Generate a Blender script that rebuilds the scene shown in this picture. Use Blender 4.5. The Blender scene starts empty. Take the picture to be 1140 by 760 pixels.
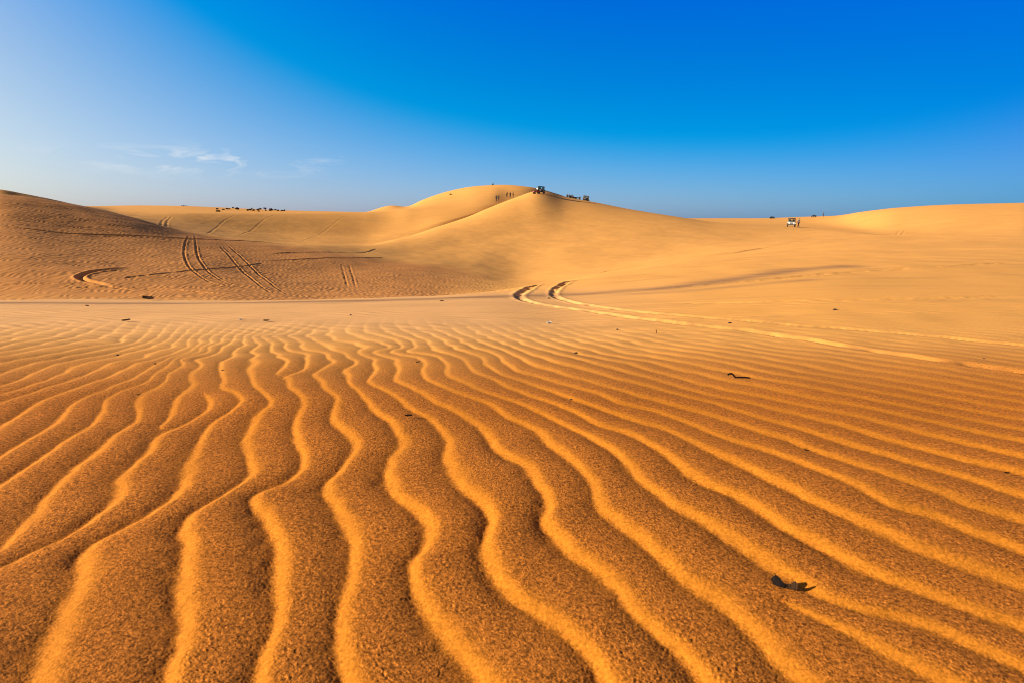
import bpy, bmesh, math, random
import numpy as np
from mathutils import Vector, Matrix, Quaternion

SC = bpy.context.scene
COL = SC.collection
rng = np.random.default_rng(7)
random.seed(7)

# ------------------------------------------------------------------ camera model
H = 1.3                       # eye height over the near sand
FP = 760.0                    # focal length in photograph pixels (24 mm on 36 mm)
PITCH = math.atan(137 / FP)
CP, SP = math.cos(PITCH), math.sin(PITCH)

def ray(x, y):
    """photograph pixel -> (lateral slope a = X/Y, vertical slope s = (Z-H)/Y)"""
    xc = (np.asarray(x, float) - 570) / FP
    yc = (380 - np.asarray(y, float)) / FP
    F = CP + yc * SP
    return xc / F, (-SP + yc * CP) / F

# ------------------------------------------------------------------ small maths
def pchip(x, y, xq):
    x = np.asarray(x, float); y = np.asarray(y, float)
    h = np.diff(x); dl = np.diff(y) / h
    n = len(x); m = np.zeros(n)
    w1 = 2 * h[1:] + h[:-1]; w2 = h[1:] + 2 * h[:-1]
    same = dl[:-1] * dl[1:] > 0
    with np.errstate(all='ignore'):
        mm = (w1 + w2) / (w1 / dl[:-1] + w2 / dl[1:])
    m[1:-1] = np.where(same, mm, 0)
    m[0] = dl[0]; m[-1] = dl[-1]
    xq = np.clip(xq, x[0], x[-1])
    i = np.clip(np.searchsorted(x, xq, side='right') - 1, 0, n - 2)
    t = (xq - x[i]) / h[i]
    return ((1 + 2 * t) * (1 - t) ** 2 * y[i] + t * (1 - t) ** 2 * h[i] * m[i]
            + t * t * (3 - 2 * t) * y[i + 1] + t * t * (t - 1) * h[i] * m[i + 1])

def gsmooth(v, sig):
    k = int(sig * 3) + 1
    w = np.exp(-0.5 * (np.arange(-k, k + 1) / sig) ** 2); w /= w.sum()
    return np.convolve(np.pad(v, k, mode='edge'), w, mode='valid')

def sstep(a, b, x):
    t = np.clip((x - a) / (b - a), 0, 1)
    return t * t * (3 - 2 * t)

PERM = rng.permutation(4096).astype(np.int32)
GANG = rng.random(4096).astype(np.float32) * 2 * np.pi
GX, GY = np.cos(GANG).astype(np.float32), np.sin(GANG).astype(np.float32)
def perlin(x, y):
    xi = np.floor(x).astype(np.int64); yi = np.floor(y).astype(np.int64)
    xf = (x - xi).astype(np.float32); yf = (y - yi).astype(np.float32)
    u = xf * xf * xf * (xf * (xf * 6 - 15) + 10); v = yf * yf * yf * (yf * (yf * 6 - 15) + 10)
    def g(i, j, fx, fy):
        k = PERM[(PERM[(xi + i) & 4095] + yi + j) & 4095]
        return GX[k] * fx + GY[k] * fy
    n00 = g(0, 0, xf, yf); n10 = g(1, 0, xf - 1, yf); n01 = g(0, 1, xf, yf - 1); n11 = g(1, 1, xf - 1, yf - 1)
    a = n00 + u * (n10 - n00); b = n01 + u * (n11 - n01)
    return (a + v * (b - a)) * 1.4

# ------------------------------------------------------------------ dune relief: chains of crests and hollows (pixel x, pixel y, distance)
CURVES = [
 # front plain's far lip
 [(0,334.6,16),(200,334.2,16.5),(400,332.3,17),(480,330,18),(560,323,21),(600,317.5,25),(650,309,30),(700,301,32),(760,293,32),(850,287,30),(950,284,27),(1140,280,27)],
 # hollow behind the lip
 [(0,336.5,20),(200,336,20.5),(400,334.6,22.5),(480,333,25),(560,328,29),(600,322,33),(650,311,38),(700,300.5,42),(760,291,44),(850,283,42),(950,278,38),(1140,272,38)],
 # lower slopes
 [(0,292,28),(200,305,30),(350,307,37.5),(450,304,44),(520,308,48),(575,315,47),(600,312,48),(640,304,52),(700,294,58),(760,285,62),(850,276,60),(950,270,56),(1140,264,52)],
 # upper slopes
 [(0,250,38.5),(200,277,41.5),(350,287,48),(430,287,60),(500,278,82),(600,262,108),(700,262,105),(760,265,99),(850,266,95),(950,266,76),(1000,266,66),(1140,259,64)],
 # first crest: left dune, ridge of the middle dune, rise on the right
 [(0,216,50),(60,224,53),(110,233,54.6),(150,243,55.2),(180,252,55.6),(215,260,56.2),(260,266,58),(330,272,63),(400,273,85),(450,264.5,112),(490,252,135),(520,242,152),(545,231.5,169),(575,220,189),(600,212.5,207),(630,219.5,211),(660,225,204),(700,233,191),(750,241,176),(800,248,166),(880,252.3,160),(940,257,125),(1000,262,90),(1060,260,82),(1140,254,80)],
 # hollows behind it
 [(0,224,72),(60,233,72),(110,240,74),(150,246,77),(200,257.5,80),(260,266.3,84),(330,273,92),(400,274,104),(450,267,122),(490,254.5,143),(520,245.5,158),(545,236.5,174),(575,227,197),(600,222,219),(630,226,238),(660,232,252),(700,240,245),(750,247,225),(800,250,195),(880,253.2,178),(940,258,140),(1000,263,102),(1060,261,96),(1140,255,95)],
 # flanks of the bowl
 [(0,219,85),(60,228,87),(110,238,94),(150,241.5,105),(200,247,110),(260,256,114),(330,263,120),(400,264.5,130),(450,258,140),(490,247.5,152),(520,239.5,165),(545,232.5,179),(575,226.5,202),(600,221,225),(630,229,250),(660,234,266),(700,241,262),(750,247,243),(800,249.3,212),(880,251.7,196),(940,256.7,152),(1000,261.3,110),(1060,258.7,106),(1140,252.5,104)],
 # second crest
 [(0,211,90),(50,220.5,98),(98,231,109),(130,236,118),(200,237,128),(300,237.5,152),(400,237,177),(450,233,186),(490,230,187),(530,229,183),(560,227,194),(600,219,232),(650,232,285),(700,240,285),(760,246,265),(800,247.5,245),(880,249,225),(940,254,175),(1000,258,125),(1060,254,118),(1140,248,115)],
 # farthest crests on the skyline
 [(0,226,200),(50,229,220),(98,229.8,235),(150,229,260),(200,229.5,270),(240,231,280),(320,234.5,290),(350,235.2,290),(408,236.3,290),(422,232,285),(436,229,285),(452,230.5,290),(470,223,305),(500,213,312),(530,207.5,296),(560,206,276),(590,208.5,262),(620,216,280),(660,230,330),(750,242.5,330),(800,243.8,320),(850,243.2,315),(900,241.5,305),(930,240.5,275),(960,236,245),(1000,231.5,225),(1060,228,212),(1140,226,205)],
 # behind everything
 [(0,247,460),(1140,247,460)],
 [(0,243.3,4000),(1140,243.3,4000)],
]
AG = np.linspace(-0.86, 0.86, 2001)
LND, SS = [], []
for ci, c in enumerate(CURVES):
    c = np.array(c, float)
    a, s = ray(c[:, 0], c[:, 1])
    o = np.argsort(a)
    sig = 9 if ci < 8 else 5
    LND.append(gsmooth(pchip(a[o], np.log(c[o, 2]), AG), sig))
    SS.append(gsmooth(pchip(a[o], s[o], AG), sig if ci != 4 else 5))
LND = np.array(LND); SS = np.array(SS)
for i in range(1, len(LND)):
    LND[i] = gsmooth(np.maximum(LND[i], LND[i - 1] + 0.03), 7)

# grid of the sand sheet
da = 1.7 / 1080
ad = np.linspace(-0.85, 0.85, 1081)
tail = 0.85 + 1.75 * (np.linspace(0, 1, 45)[1:]) ** 1.8
ac = np.concatenate([-tail[::-1], ad, tail])
rows = [0.25, 0.5, 0.8, 1.0, 1.2]
d = 1.3
while d < 10:
    rows.append(d); d += max(0.0026, d * d / (H * 760) * 0.95)
while d < 15:
    rows.append(d); d += 0.06
while d < 62:
    rows.append(d); d += 0.1
while d < 345:
    rows.append(d); d += 0.55
while d < 5200:
    rows.append(d); d *= 1.06
dr = np.array(rows); lnr = np.log(dr)
NR, NC = len(dr), len(ac)
S = np.zeros((NR, NC))
fl = np.array([5.0, 5.4, 5.8, 6.2])
for j in range(NC):
    k = [np.interp(ac[j], AG, LND[i]) for i in range(len(CURVES))]
    v = [np.interp(ac[j], AG, SS[i]) for i in range(len(CURVES))]
    S[:, j] = pchip(np.concatenate([np.log(fl), k]), np.concatenate([-H / fl, v]), lnr)
kk = np.exp(-0.5 * (np.arange(-45, 46) / 15.0) ** 2); kk /= kk.sum()
Sp = np.pad(S, ((0, 0), (45, 45)), mode='edge'); Sm = sum(kk[q] * Sp[:, q:q + NC] for q in range(91))
S += (Sm - S) * (1 - sstep(40, 62, dr))[:, None]
flat = dr < 5.9
S[flat, :] = (-H / dr[flat])[:, None]
D2 = np.broadcast_to(dr[:, None], (NR, NC))
A2 = np.broadcast_to(ac[None, :], (NR, NC))
X = A2 * D2
Y = D2.copy()
Z = H + D2 * S

# gentle unevenness
mfar = sstep(8, 20, dr)[:, None] * (1 - sstep(90, 200, dr)[:, None])
Z += mfar * (0.05 * perlin(X / 4.1, Y / 5.3) + 0.018 * perlin(X / 1.3 + 9, Y / 1.5))
Z += (1 - sstep(9, 14, dr)[:, None]) * 0.012 * perlin(X / 0.9 + 3, Y / 0.9)

def hit(x, y, snap=True):
    """where the line of sight through a photograph pixel meets the sand"""
    a, s = ray(x, y); a = float(a); s = float(s)
    j = int(np.clip(np.searchsorted(ac, a) - 1, 0, NC - 2)); t = (a - ac[j]) / (ac[j + 1] - ac[j])
    col = (1 - t) * SB[:, j] + t * SB[:, j + 1]
    i = np.nonzero(col >= s)[0]
    if len(i) == 0:
        i0 = int(np.argmax(col[dr < 360])); d = dr[i0]
    else:
        i0 = i[0]
        if i0 == 0: d = dr[0]
        else:
            f = (s - col[i0 - 1]) / (col[i0] - col[i0 - 1] + 1e-12); d = dr[i0 - 1] + f * (dr[i0] - dr[i0 - 1])
    return a * d, d
SB = (Z - H) / D2

def zat(x, y):
    a = x / y
    j = int(np.clip(np.searchsorted(ac, a) - 1, 0, NC - 2)); t = (a - ac[j]) / (ac[j + 1] - ac[j])
    i = int(np.clip(np.searchsorted(dr, y) - 1, 0, NR - 2)); u = (y - dr[i]) / (dr[i + 1] - dr[i])
    return float((1 - u) * ((1 - t) * Z[i, j] + t * Z[i, j + 1]) + u * ((1 - t) * Z[i + 1, j] + t * Z[i + 1, j + 1]))

# ------------------------------------------------------------------ wind ripples of the near field (crest lines: pixel points, number)
STRIPS = {
 -8: [(0,430),(20,423),(43,411),(63,405),(90,398),(112,393),(130,387),(146,379.6),(169,372)],
 -7: [(0,440),(26,432),(53,422),(79,411),(100,402),(118,397),(130,394),(146,387.5),(168,380)],
 -6: [(0,450),(33,439.5),(59,430),(85,421),(112,410.5),(121,404),(150,399),(163,391),(183,384)],
 -5: [(0,477),(21,462),(53,445),(66,440),(92,430),(112,423),(132,413.5),(156,404.5),(173,398),(193,390),(209,381)],
 -4: [(0,508),(24,495),(47,483),(58,473),(79,454),(100,440),(118,434),(130,428),(147,421),(160,415),(173,408),(185,401),(213,385)],
 -3: [(0,542),(16,531),(42,512),(74,492),(97,479),(113,462),(121,446),(130,437),(147,431),(165,424)],
 -2: [(0,611),(16,597),(34,578),(47,563),(58,549),(84,525),(111,502),(132,483),(153,467),(158,454),(154,444),(164,435.5),(180,427),(189,416),(204,406.6),(201,400),(209,395),(230,381.6),(246,368)],
 -1: [(0,632),(16,626),(39,613),(66,602),(92,588),(111,572),(126,558),(147,523),(171,499),(180,484)],
 0: [(53,755),(66,718),(84,681),(97,644),(101,618),(113,603),(142,588),(168,573),(184,563),(200,552),(210,530),(218,507),(226,486),(242,467),(263,453),(270,445),(262,437),(248,430),(252,421),(246,413),(246,405),(261,393),(257.6,388),(272,377.6),(276,364.5)],
 1: [(195,755),(205,718),(213,678),(213,639),(210,607),(209,586),(218,573),(237,560),(250,552),(274,533),(278,509),(276,486),(282,470),(297,455),(305,446),(297,440),(285,430),(284,420),(280,411),(290,403),(281,398),(287.6,391),(280,385),(287.6,377),(291,367)],
 2: [(296,755),(298,728),(309,699),(316,665),(318,639),(314,613),(304,586),(294,568),(288,549),(319,536),(337,523),(342,509),(335,491),(329,473),(333,457),(339,445),(322,432),(318,421),(315,417.6),(335,413),(344,403),(339,390),(326,386)],
 3: [(398,755),(388,723),(384,692),(388,665),(398,639),(398,613),(391,586),(377,563),(367,546),(364,536),(385,517),(398,502),(393,486),(377,473),(371,462),(375,449),(372,438),(359,425),(351,417),(350,415),(370.5,404.5),(365,392.6),(360,388.7),(342,384.7)],
 4: [(541,755),(517,726),(491,694),(472,665),(466,639),(464,626),(475,610),(475,589),(463,566),(443,544),(433,525),(438,509),(451,494),(448,483),(438,470),(417,454),(406,441),(393,429),(390,419),(383,411),(397,402),(384,390),(376,386)],
 5: [(673,755),(649,723),(618,692),(589,668),(572,652),(556,638),(543,618),(539,599),(548,581),(544,565),(530,546),(512,528),(501,504),(497,481),(480,465),(459,454),(443,441),(422,431),(412,425),(418,414),(418,403),(412,395),(398,389)],
 6: [(789,755),(765,728),(739,705),(715,681),(692,652),(665,631),(639,615),(618,594),(607,576),(613,562),(605,541),(586,517),(565,504),(546,483),(527,467),(506,457),(480,444),(451,428),(440,421),(446,411),(443,402),(430,394),(415,388.7),(432,382),(428,375)],
 7: [(906,755),(872,728),(845,702),(823,686),(797,663),(765,639),(744,618),(718,599),(686,578),(670,564),(663,536),(644,517),(618,496),(592,475),(560,459),(543,449),(517,439),(490,429),(475,420),(473,408),(469,400),(451,393),(436,387),(446.6,381),(445,374)],
 8: [(1137,739),(1103,723),(1050,699),(1011,687),(960,678),(914,663),(893,647),(857,628),(823,605),(784,578),(748,560),(723,541),(707,520),(686,502),(660,486),(626,470),(592,454),(560,443),(530,433),(504,419),(498,403),(483,394),(454.5,386),(463.7,379.5),(460,373)],
 9: [(1137,694),(1090,678),(1051,663),(1003,644),(958,626),(919,607),(874,584),(855,571),(823,549),(784,533),(755,515),(728,496),(705,483),(671,473),(639,458),(599,444),(560,427),(533,416),(522,403),(506,393),(480,383)],
 10: [(1137,649),(1077,627),(1037,613),(998,597),(953,578),(914,560),(872,537),(840,521),(810,509),(778,494),(744,478),(697,463),(665,453),(639,445),(607,433),(586,425),(564,419),(540,405)],
 11: [(1137,610),(1090,594),(1037,573),(998,563),(958,541),(919,525),(879,509),(850,499),(797,483),(760,467),(728,457),(692,449),(660,436),(620,424)],
 12: [(1137,576),(1085,563),(1051,549),(998,531),(958,517),(919,504),(879,488),(850,481),(823,470),(784,459),(744,449),(705,438),(665,427)],
 13: [(1137,549),(1103,538),(1051,523),(998,507),(945,492),(893,477),(850,465),(823,457),(789,446),(749,436),(707,425)],
 14: [(1137,525),(1103,517),(1051,504),(998,490),(945,475),(893,462),(848,451),(797,440),(744,425)],
 15: [(1137,507),(1103,499),(1051,487),(998,474),(945,461),(893,450),(840,439)],
 16: [(1137,491),(1051,472),(998,460),(945,450),(893,440),(840,429)],
 -9: [(0,416),(26,407),(46,402),(66,397),(92,389.5),(118,383),(145,376)],
 -10: [(0,405),(20,401),(40,395),(66,389.5),(99,381),(132,375)],
 -11: [(0,396),(13,393),(40,385.5),(79,376),(112,368)],
 -12: [(0,388),(26,383),(60,373)],
 -13: [(0,381.6)],
 17: [(1137,478),(1077,465),(1024,454),(972,444),(919,435),(866,425)],
}
EXTRA = [(7, [(901,681),(927,692),(958,707),(998,731),(1045,755)]),       # strip that starts at the bark
         (-1, [(212,469),(229,459),(234,449)]), (-1, [(184,470),(192,457),(197,444),(219,427),(214,421),(222,408),(235,395),(239,389.5),(252,381.6),(260,370)]),
         (1, [(319,404),(312,397),(314,390)])]       # strip that forks off on the left
def flatpt(x, y):
    a, s = ray(x, y); d = -H / s
    return np.array([a * d, d])
VORT = []
for P, Q, sg in (((874, 668), (930, 728), 1.0), ((183, 475), (229, 438), -1.0), ((229, 438), (275, 401), 1.0), ((312, 416), (298, 385), -1.0)):
    p = flatpt(*P); q = flatpt(*Q) - p
    VORT.append((p, math.atan2(q[1], q[0]), sg))
def vort(px, py):
    v = np.zeros_like(px)
    for p, ang, sg in VORT:
        v += sg * (np.mod(np.arctan2(py - p[1], px - p[0]) - ang, 2 * np.pi) / (2 * np.pi))
    return v
tp, tv = [], []
for lab, pts in list(STRIPS.items()) + EXTRA:
    dense = []
    for k in range(len(pts)):
        dense.append(pts[k])
        if k + 1 < len(pts) and math.hypot(pts[k + 1][0] - pts[k][0], pts[k + 1][1] - pts[k][1]) > 26:
            dense.append(((pts[k][0] + pts[k + 1][0]) / 2, (pts[k][1] + pts[k + 1][1]) / 2))
    for q in dense:
        w = flatpt(*q); tp.append(w); tv.append(lab)
tp = np.array(tp); tv = np.array(tv, float)
tv = tv - vort(tp[:, 0], tp[:, 1])
N = len(tp)
def tk(r2): return 0.5 * r2 * np.log(r2 + 1e-9)
K = tk(((tp[:, None] - tp[None]) ** 2).sum(2))
lam = 0.00012 * (np.linalg.norm(tp, axis=1) / 2.0) ** 2
K[np.arange(N), np.arange(N)] += lam
M = np.zeros((N + 3, N + 3)); M[:N, :N] = K
M[:N, N] = 1; M[:N, N + 1:] = tp; M[N, :N] = 1; M[N + 1:, :N] = tp.T
wt = np.linalg.solve(M, np.concatenate([tv, np.zeros(3)]))
nn = int(np.searchsorted(dr, 13.0))
ri = np.unique(np.concatenate([np.arange(0, nn, 3), [nn - 1]])); cj = np.unique(np.concatenate([np.arange(0, NC, 3), [NC - 1]]))
Xs = X[np.ix_(ri, cj)]; Ys = Y[np.ix_(ri, cj)]
psi = np.zeros(Xs.shape)
for b in range(0, Xs.shape[0], 16):
    q = np.stack([Xs[b:b + 16].ravel(), Ys[b:b + 16].ravel()], 1).astype(np.float32)
    r2 = (q[:, 0:1] - tp[None, :, 0].astype(np.float32)) ** 2 + (q[:, 1:2] - tp[None, :, 1].astype(np.float32)) ** 2
    psi[b:b + 16] = (tk(r2) @ wt[:N].astype(np.float32) + wt[N] + q @ wt[N + 1:]).reshape(Xs[b:b + 16].shape)
t1 = np.empty((len(ri), NC))
for i in range(len(ri)): t1[i] = np.interp(np.arange(NC), cj, psi[i])
PSI = np.empty((nn, NC)); rr = np.arange(nn)
fi = np.interp(rr, ri, np.arange(len(ri))); i0 = np.clip(fi.astype(int), 0, len(ri) - 2); f = (fi - i0)[:, None]
PSI = t1[i0] * (1 - f) + t1[i0 + 1] * f
Xn, Yn = X[:nn], Y[:nn]
PHI = PSI + vort(Xn, Yn)
PHI += 0.085 * perlin(Xn / 0.42 + 11, Yn / 0.5 + 3)
PHI += (0.05 + 0.16 * sstep(4.2, 7.5, Yn)) * perlin(Xn / (0.23 + 0.2 * sstep(4, 7, Yn)) + 31, Yn / 0.33) + 0.03 * perlin(Xn / 0.09, Yn / 0.09 + 7)
# profile: steep lee face turned to the left, long windward back falling to the right
tt = np.linspace(0, 1, 513)
# slope along one ripple: short sunny face just past the trough, then a convex back that steepens toward the next trough
mm_ = np.interp(tt, [0, 0.07, 0.14, 0.22, 0.31, 0.60, 0.95, 1.0], [-0.33, 0.50, 0.56, 0.24, -0.02, -0.14, -0.31, -0.33])
mm_ = gsmooth(np.concatenate([mm_[:-1]] * 3), 11)[512:1025]; mm_ -= mm_[:-1].mean()
pp = np.concatenate([[0], np.cumsum(mm_[:-1]) / 512])
fr = np.mod(PHI + 0.14, 1.0)
hgt = np.interp(fr, tt, pp)
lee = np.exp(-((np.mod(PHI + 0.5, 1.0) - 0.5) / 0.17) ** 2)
# amplitude: full near the camera, dying out toward the smooth belt and the wheel ruts
_, s_ = ray(0, 0)
gpj = np.gradient(PSI, axis=1) / np.gradient(Xn, axis=1)
gpi = np.gradient(PSI, axis=0) / np.gradient(Yn, axis=0) - gpj * (np.gradient(Xn, axis=0) / np.gradient(Yn, axis=0))
for p_, a_, s__ in VORT:                 # slope of the fork terms
    dx_, dy_ = Xn - p_[0], Yn - p_[1]; q_ = np.maximum(dx_ ** 2 + dy_ ** 2, 1e-4)
    gpj = gpj - s__ * dy_ / q_ / 6.2832; gpi = gpi + s__ * dx_ / q_ / 6.2832
lamb = 1 / np.maximum(np.hypot(gpi, gpj), 0.8)
amp = 1.0 * np.minimum(lamb, 0.32) * (1 - 0.5 * sstep(2.2, 5.6, Yn)) * (1 - 0.35 * sstep(0.05, 0.6, Xn / Yn)) * (1 - sstep(6.6, 10.5, Yn)) * (0.88 + 0.3 * perlin(Xn / 0.8 + 5, Yn / 0.8))
RUT = []   # filled below
coarse = np.zeros((NR, NC)); leeA = np.zeros((NR, NC)); ripA = np.zeros((NR, NC))
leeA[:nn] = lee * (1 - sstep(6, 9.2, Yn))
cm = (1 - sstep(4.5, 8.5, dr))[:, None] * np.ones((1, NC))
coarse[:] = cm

# ------------------------------------------------------------------ wheel ruts and streaks
def polyline(pts, step=0.06):
    w = np.array([hit(*p) for p in pts])
    # Catmull-Rom through the world points
    out = []
    e = np.vstack([2 * w[0] - w[1], w, 2 * w[-1] - w[-2]])
    for k in range(1, len(e) - 2):
        L = np.linalg.norm(e[k + 1] - e[k]); n = int(np.clip(L / step, 2, 60))
        t = np.linspace(0, 1, n, endpoint=False)[:, None]
        out.append(0.5 * (2 * e[k] + (e[k + 1] - e[k - 1]) * t + (2 * e[k - 1] - 5 * e[k] + 4 * e[k + 1] - e[k + 2]) * t ** 2
                          + (3 * e[k] - e[k - 1] - 3 * e[k + 1] + e[k + 2]) * t ** 3))
    out.append(w[-1:])
    return np.vstack(out)

def near_poly(P, R):
    """distance of every grid vertex to a polyline, up to R"""
    dist = np.full((NR, NC), 9e9, np.float32); ww = np.ones((NR, NC), np.float32)
    for k in range(len(P) - 1):
        p, q = P[k], P[k + 1]
        y0, y1 = min(p[1], q[1]) - R, max(p[1], q[1]) + R
        i0 = max(np.searchsorted(dr, max(y0, 0.2)) - 1, 0); i1 = min(np.searchsorted(dr, y1) + 1, NR)
        xs0, xs1 = min(p[0], q[0]) - R, max(p[0], q[0]) + R
        yy0 = max(y0, 0.3)
        a0 = min(xs0 / yy0, xs0 / y1); a1 = max(xs1 / yy0, xs1 / y1)
        j0 = max(np.searchsorted(ac, a0) - 1, 0); j1 = min(np.searchsorted(ac, a1) + 1, NC)
        if i1 <= i0 or j1 <= j0: continue
        bx = X[i0:i1, j0:j1]; by = Y[i0:i1, j0:j1]
        v = q - p; L2 = max((v * v).sum(), 1e-9)
        t = np.clip(((bx - p[0]) * v[0] + (by - p[1]) * v[1]) / L2, 0, 1)
        dd = np.hypot(bx - p[0] - t * v[0], by - p[1] - t * v[1])
        c_ = dd < dist[i0:i1, j0:j1]
        dist[i0:i1, j0:j1][c_] = dd[c_]; ww[i0:i1, j0:j1][c_] = k / len(P)
    return dist, ww

DZ = np.zeros((NR, NC)); flatten = np.ones((NR, NC)); TONE = np.zeros((NR, NC)); PALE = np.zeros((NR, NC))
def rut(pts, w, depth, berm=0.45, flat_r=0.0, rough=0.0, prof_=None, fade=0.0):
    P = polyline(pts); R = max(w * 4, flat_r * 1.6)
    ds, ww = near_poly(P, R)
    gain = np.interp(ww, *prof_) if prof_ else np.ones_like(ww)
    ends = sstep(0, fade, ww) * (1 - sstep(1 - fade, 1, ww)) if fade else 1
    u = ds / (w * np.sqrt(gain))
    wob = 1 + rough * (0.8 * perlin(X * 3 + 17, Y * 2.2) + 0.6 * perlin(X * 7 + 5, Y * 5))
    DZ[:] += np.where(u < 5, (-depth * np.exp(-(u / 0.75) ** 4) + berm * depth * np.exp(-((u - 1.35) / 0.45) ** 2)) * wob * gain * ends, 0)
    if flat_r: flatten[:] *= 1 - np.exp(-(ds / flat_r) ** 4)
def streak(pts, w, k, arr):
    ds, _w = near_poly(polyline(pts, 0.3), w * 3)
    n = 0.8 + 0.5 * perlin(X / 1.5 + 2, Y / 0.35)
    arr[:] = np.maximum(arr, k * np.exp(-(ds / w) ** 2) * np.clip(n, 0, 1))

rut([(1900,545),(1500,468),(1300,440),(1175,420),(1140,414),(1040,400),(940,385),(860,373),(800,365),(740,358),(690,352),(650,346),(620,342),(599,338.5),(585,335),(578,330.5),(581,326),(590,320.5),(601,316.8)], 0.10, 0.021, 0.3, 0.15, 1.0, ([0, 0.45, 0.62, 0.8, 0.93, 1], [1, 1, 1.2, 2.6, 2.4, 0.8]), 0.02)
rut([(1900,500),(1500,432),(1300,406),(1175,389),(1140,384.5),(1050,376),(960,368),(880,362),(800,355),(740,350),(690,345),(655,340),(634,336),(620,331.5),(616.5,327),(620,321),(629,315.5),(641,311.5)], 0.09, 0.019, 0.3, 0.13, 1.0, ([0, 0.4, 0.6, 0.8, 0.93, 1], [1, 1, 1.2, 2.4, 2.2, 0.8]), 0.02)
rut([(662,305.5),(700,298.2),(760,289.5),(810,282.5),(860,275)], 0.16, 0.05, 0.3, 0, 0.4, None, 0.1)
for pts in ([(210,262),(206,272),(205,283),(209,295),(220,306),(235,315),(255,321),(275,325),(300,328),(330,330)],
            [(217,262),(218,275),(221,288),(229,300),(240,309),(255,316),(270,320.5),(290,325)],
            [(244,273),(255,285),(265,297),(278,309),(290,319),(302,327)],
            [(252,271.5),(263,282),(278,296),(292,309),(305,319),(320,328)]):
    rut(pts, 0.066, 0.028, 0.7, 0.0, 0.9, ([0, 0.15, 0.5, 1], [0.7, 1.0, 1.0, 0.45]), 0.04)
for pts in ([(380,293),(383,306),(388,322)], [(388,292),(392,306),(397,322)]):
    rut(pts, 0.07, 0.016, 0.6, 0.0, 0.8, None, 0.25)
rut([(150,298.5),(135,299.3),(120,300.5),(103,303),(93,306),(89,309),(93,312),(103,314.5),(122,318)], 0.16, 0.075, 0.4, 0.25, 0.3, None, 0.12)
rut([(0,253),(50,257.5),(100,261.5),(197,265.5),(270,268.5),(345,272.5)], 0.2, 0.075, 0.2, 0, 0.9, None, 0.03)
rut([(292,290.5),(350,288.3),(400,287.5),(430,287)], 0.16, 0.065, 0.2, 0, 0.9, None, 0.12)
rut([(130,311),(180,305),(260,298),(295,293)], 0.12, 0.03, 0.3, 0, 1.2, None, 0.1)
rut([(300,283),(350,281),(400,282),(422,277)], 0.15, 0.04, 0.3, 0, 1.2, None, 0.1)
for pts in ([(175,254),(180,248),(187,241)],[(181,254.5),(186,248),(191,241)],[(228,261),(245,250),(262,240)],[(262,263),(290,248),(312,238)],[(330,270),(365,255),(385,240)]):
    rut(pts, 0.2, 0.022, 0.5, 0, 0.8, None, 0.1)
rut([(800,285),(860,274.5),(889,268),(905,263)], 0.16, 0.025, 0.4, 0, 0.8, None, 0.15)
rut([(993,262.5),(1000,259),(1003,256)], 0.18, 0.03, 0.4, 0, 0, None, 0.1); rut([(999,262.5),(1006,259),(1009,256)], 0.18, 0.03, 0.4, 0, 0, None, 0.1)
rut([(500,255),(540,250),(571,245.5),(603,239),(642,232.5)], 0.25, 0.03, 0.4, 0, 1.2, None, 0.1)
rut([(1140,292),(1050,297),(960,302.5),(880,309),(800,316),(720,323)], 0.2, 0.016, 0.4, 0, 1.2, None, 0.1)
rut([(1140,330),(1000,333),(860,336),(740,338)], 0.16, 0.012, 0.5, 0, 1.2, None, 0.1)
rut([(60,322),(120,320),(180,322),(250,328)], 0.15, 0.025, 0.5, 0, 1.2, None, 0.1)
rut([(0,318),(60,316),(110,318),(150,324)], 0.15, 0.025, 0.5, 0, 1.2, None, 0.1)
# darker sand colour along the lip of the plain, and thin wisps of it
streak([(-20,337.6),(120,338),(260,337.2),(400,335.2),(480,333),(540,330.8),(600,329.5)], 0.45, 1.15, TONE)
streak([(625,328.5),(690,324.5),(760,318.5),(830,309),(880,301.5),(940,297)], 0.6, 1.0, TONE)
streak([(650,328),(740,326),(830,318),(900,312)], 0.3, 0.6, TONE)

# ripples and small relief into the sheet
ripflat = flatten[:nn]
RIP = np.zeros((NR, NC)); RIP[:nn] = amp * (hgt - 0.04) * (0.15 + 0.85 * ripflat)
leeA[:nn] *= ripflat
# the ripples lose height on the right beyond the ruts
Z += RIP + DZ
# fine ripples over the left slope and the plain beyond the smooth belt
left = (1 - sstep(-0.03, 0.09, A2 + 0.02 * perlin(X / 3, Y / 3))) * sstep(17, 22, D2) * (1 - sstep(44, 56, D2)) * flatten
ph = X / 0.24 + 1.1 * perlin(X / 0.8, Y / 1.0) + 0.3 * Y + 0.4 * perlin(X / 0.3 + 4, Y / 0.5)
Z += left * 0.0075 * np.sin(2 * np.pi * ph) * (0.8 + 0.5 * perlin(X / 2.2, Y / 2.2 + 6))
mid = sstep(6.5, 9, D2) * (1 - sstep(10.5, 14.5, D2)) * (0.55 + 0.45 * sstep(0.0, 0.15, A2)) * flatten
ph2 = (Y + 0.45 * X) / 0.24 + 0.9 * perlin(X / 1.4, Y / 0.9)
Z += mid * 0.006 * np.sin(2 * np.pi * ph2)
# grains: little lumps on the windward backs
gm = (1 - sstep(3.2, 6.0, Yn)) * (0.6 + 0.4 * (1 - lee))
Z[:nn] += gm * (0.0012 * perlin(Xn * 150, Yn * 150) + 0.0006 * perlin(Xn * 70 + 3, Yn * 70)) * (0.85 + 0.4 * perlin(Xn / 0.16, Yn / 0.16)) * 0.85

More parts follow.
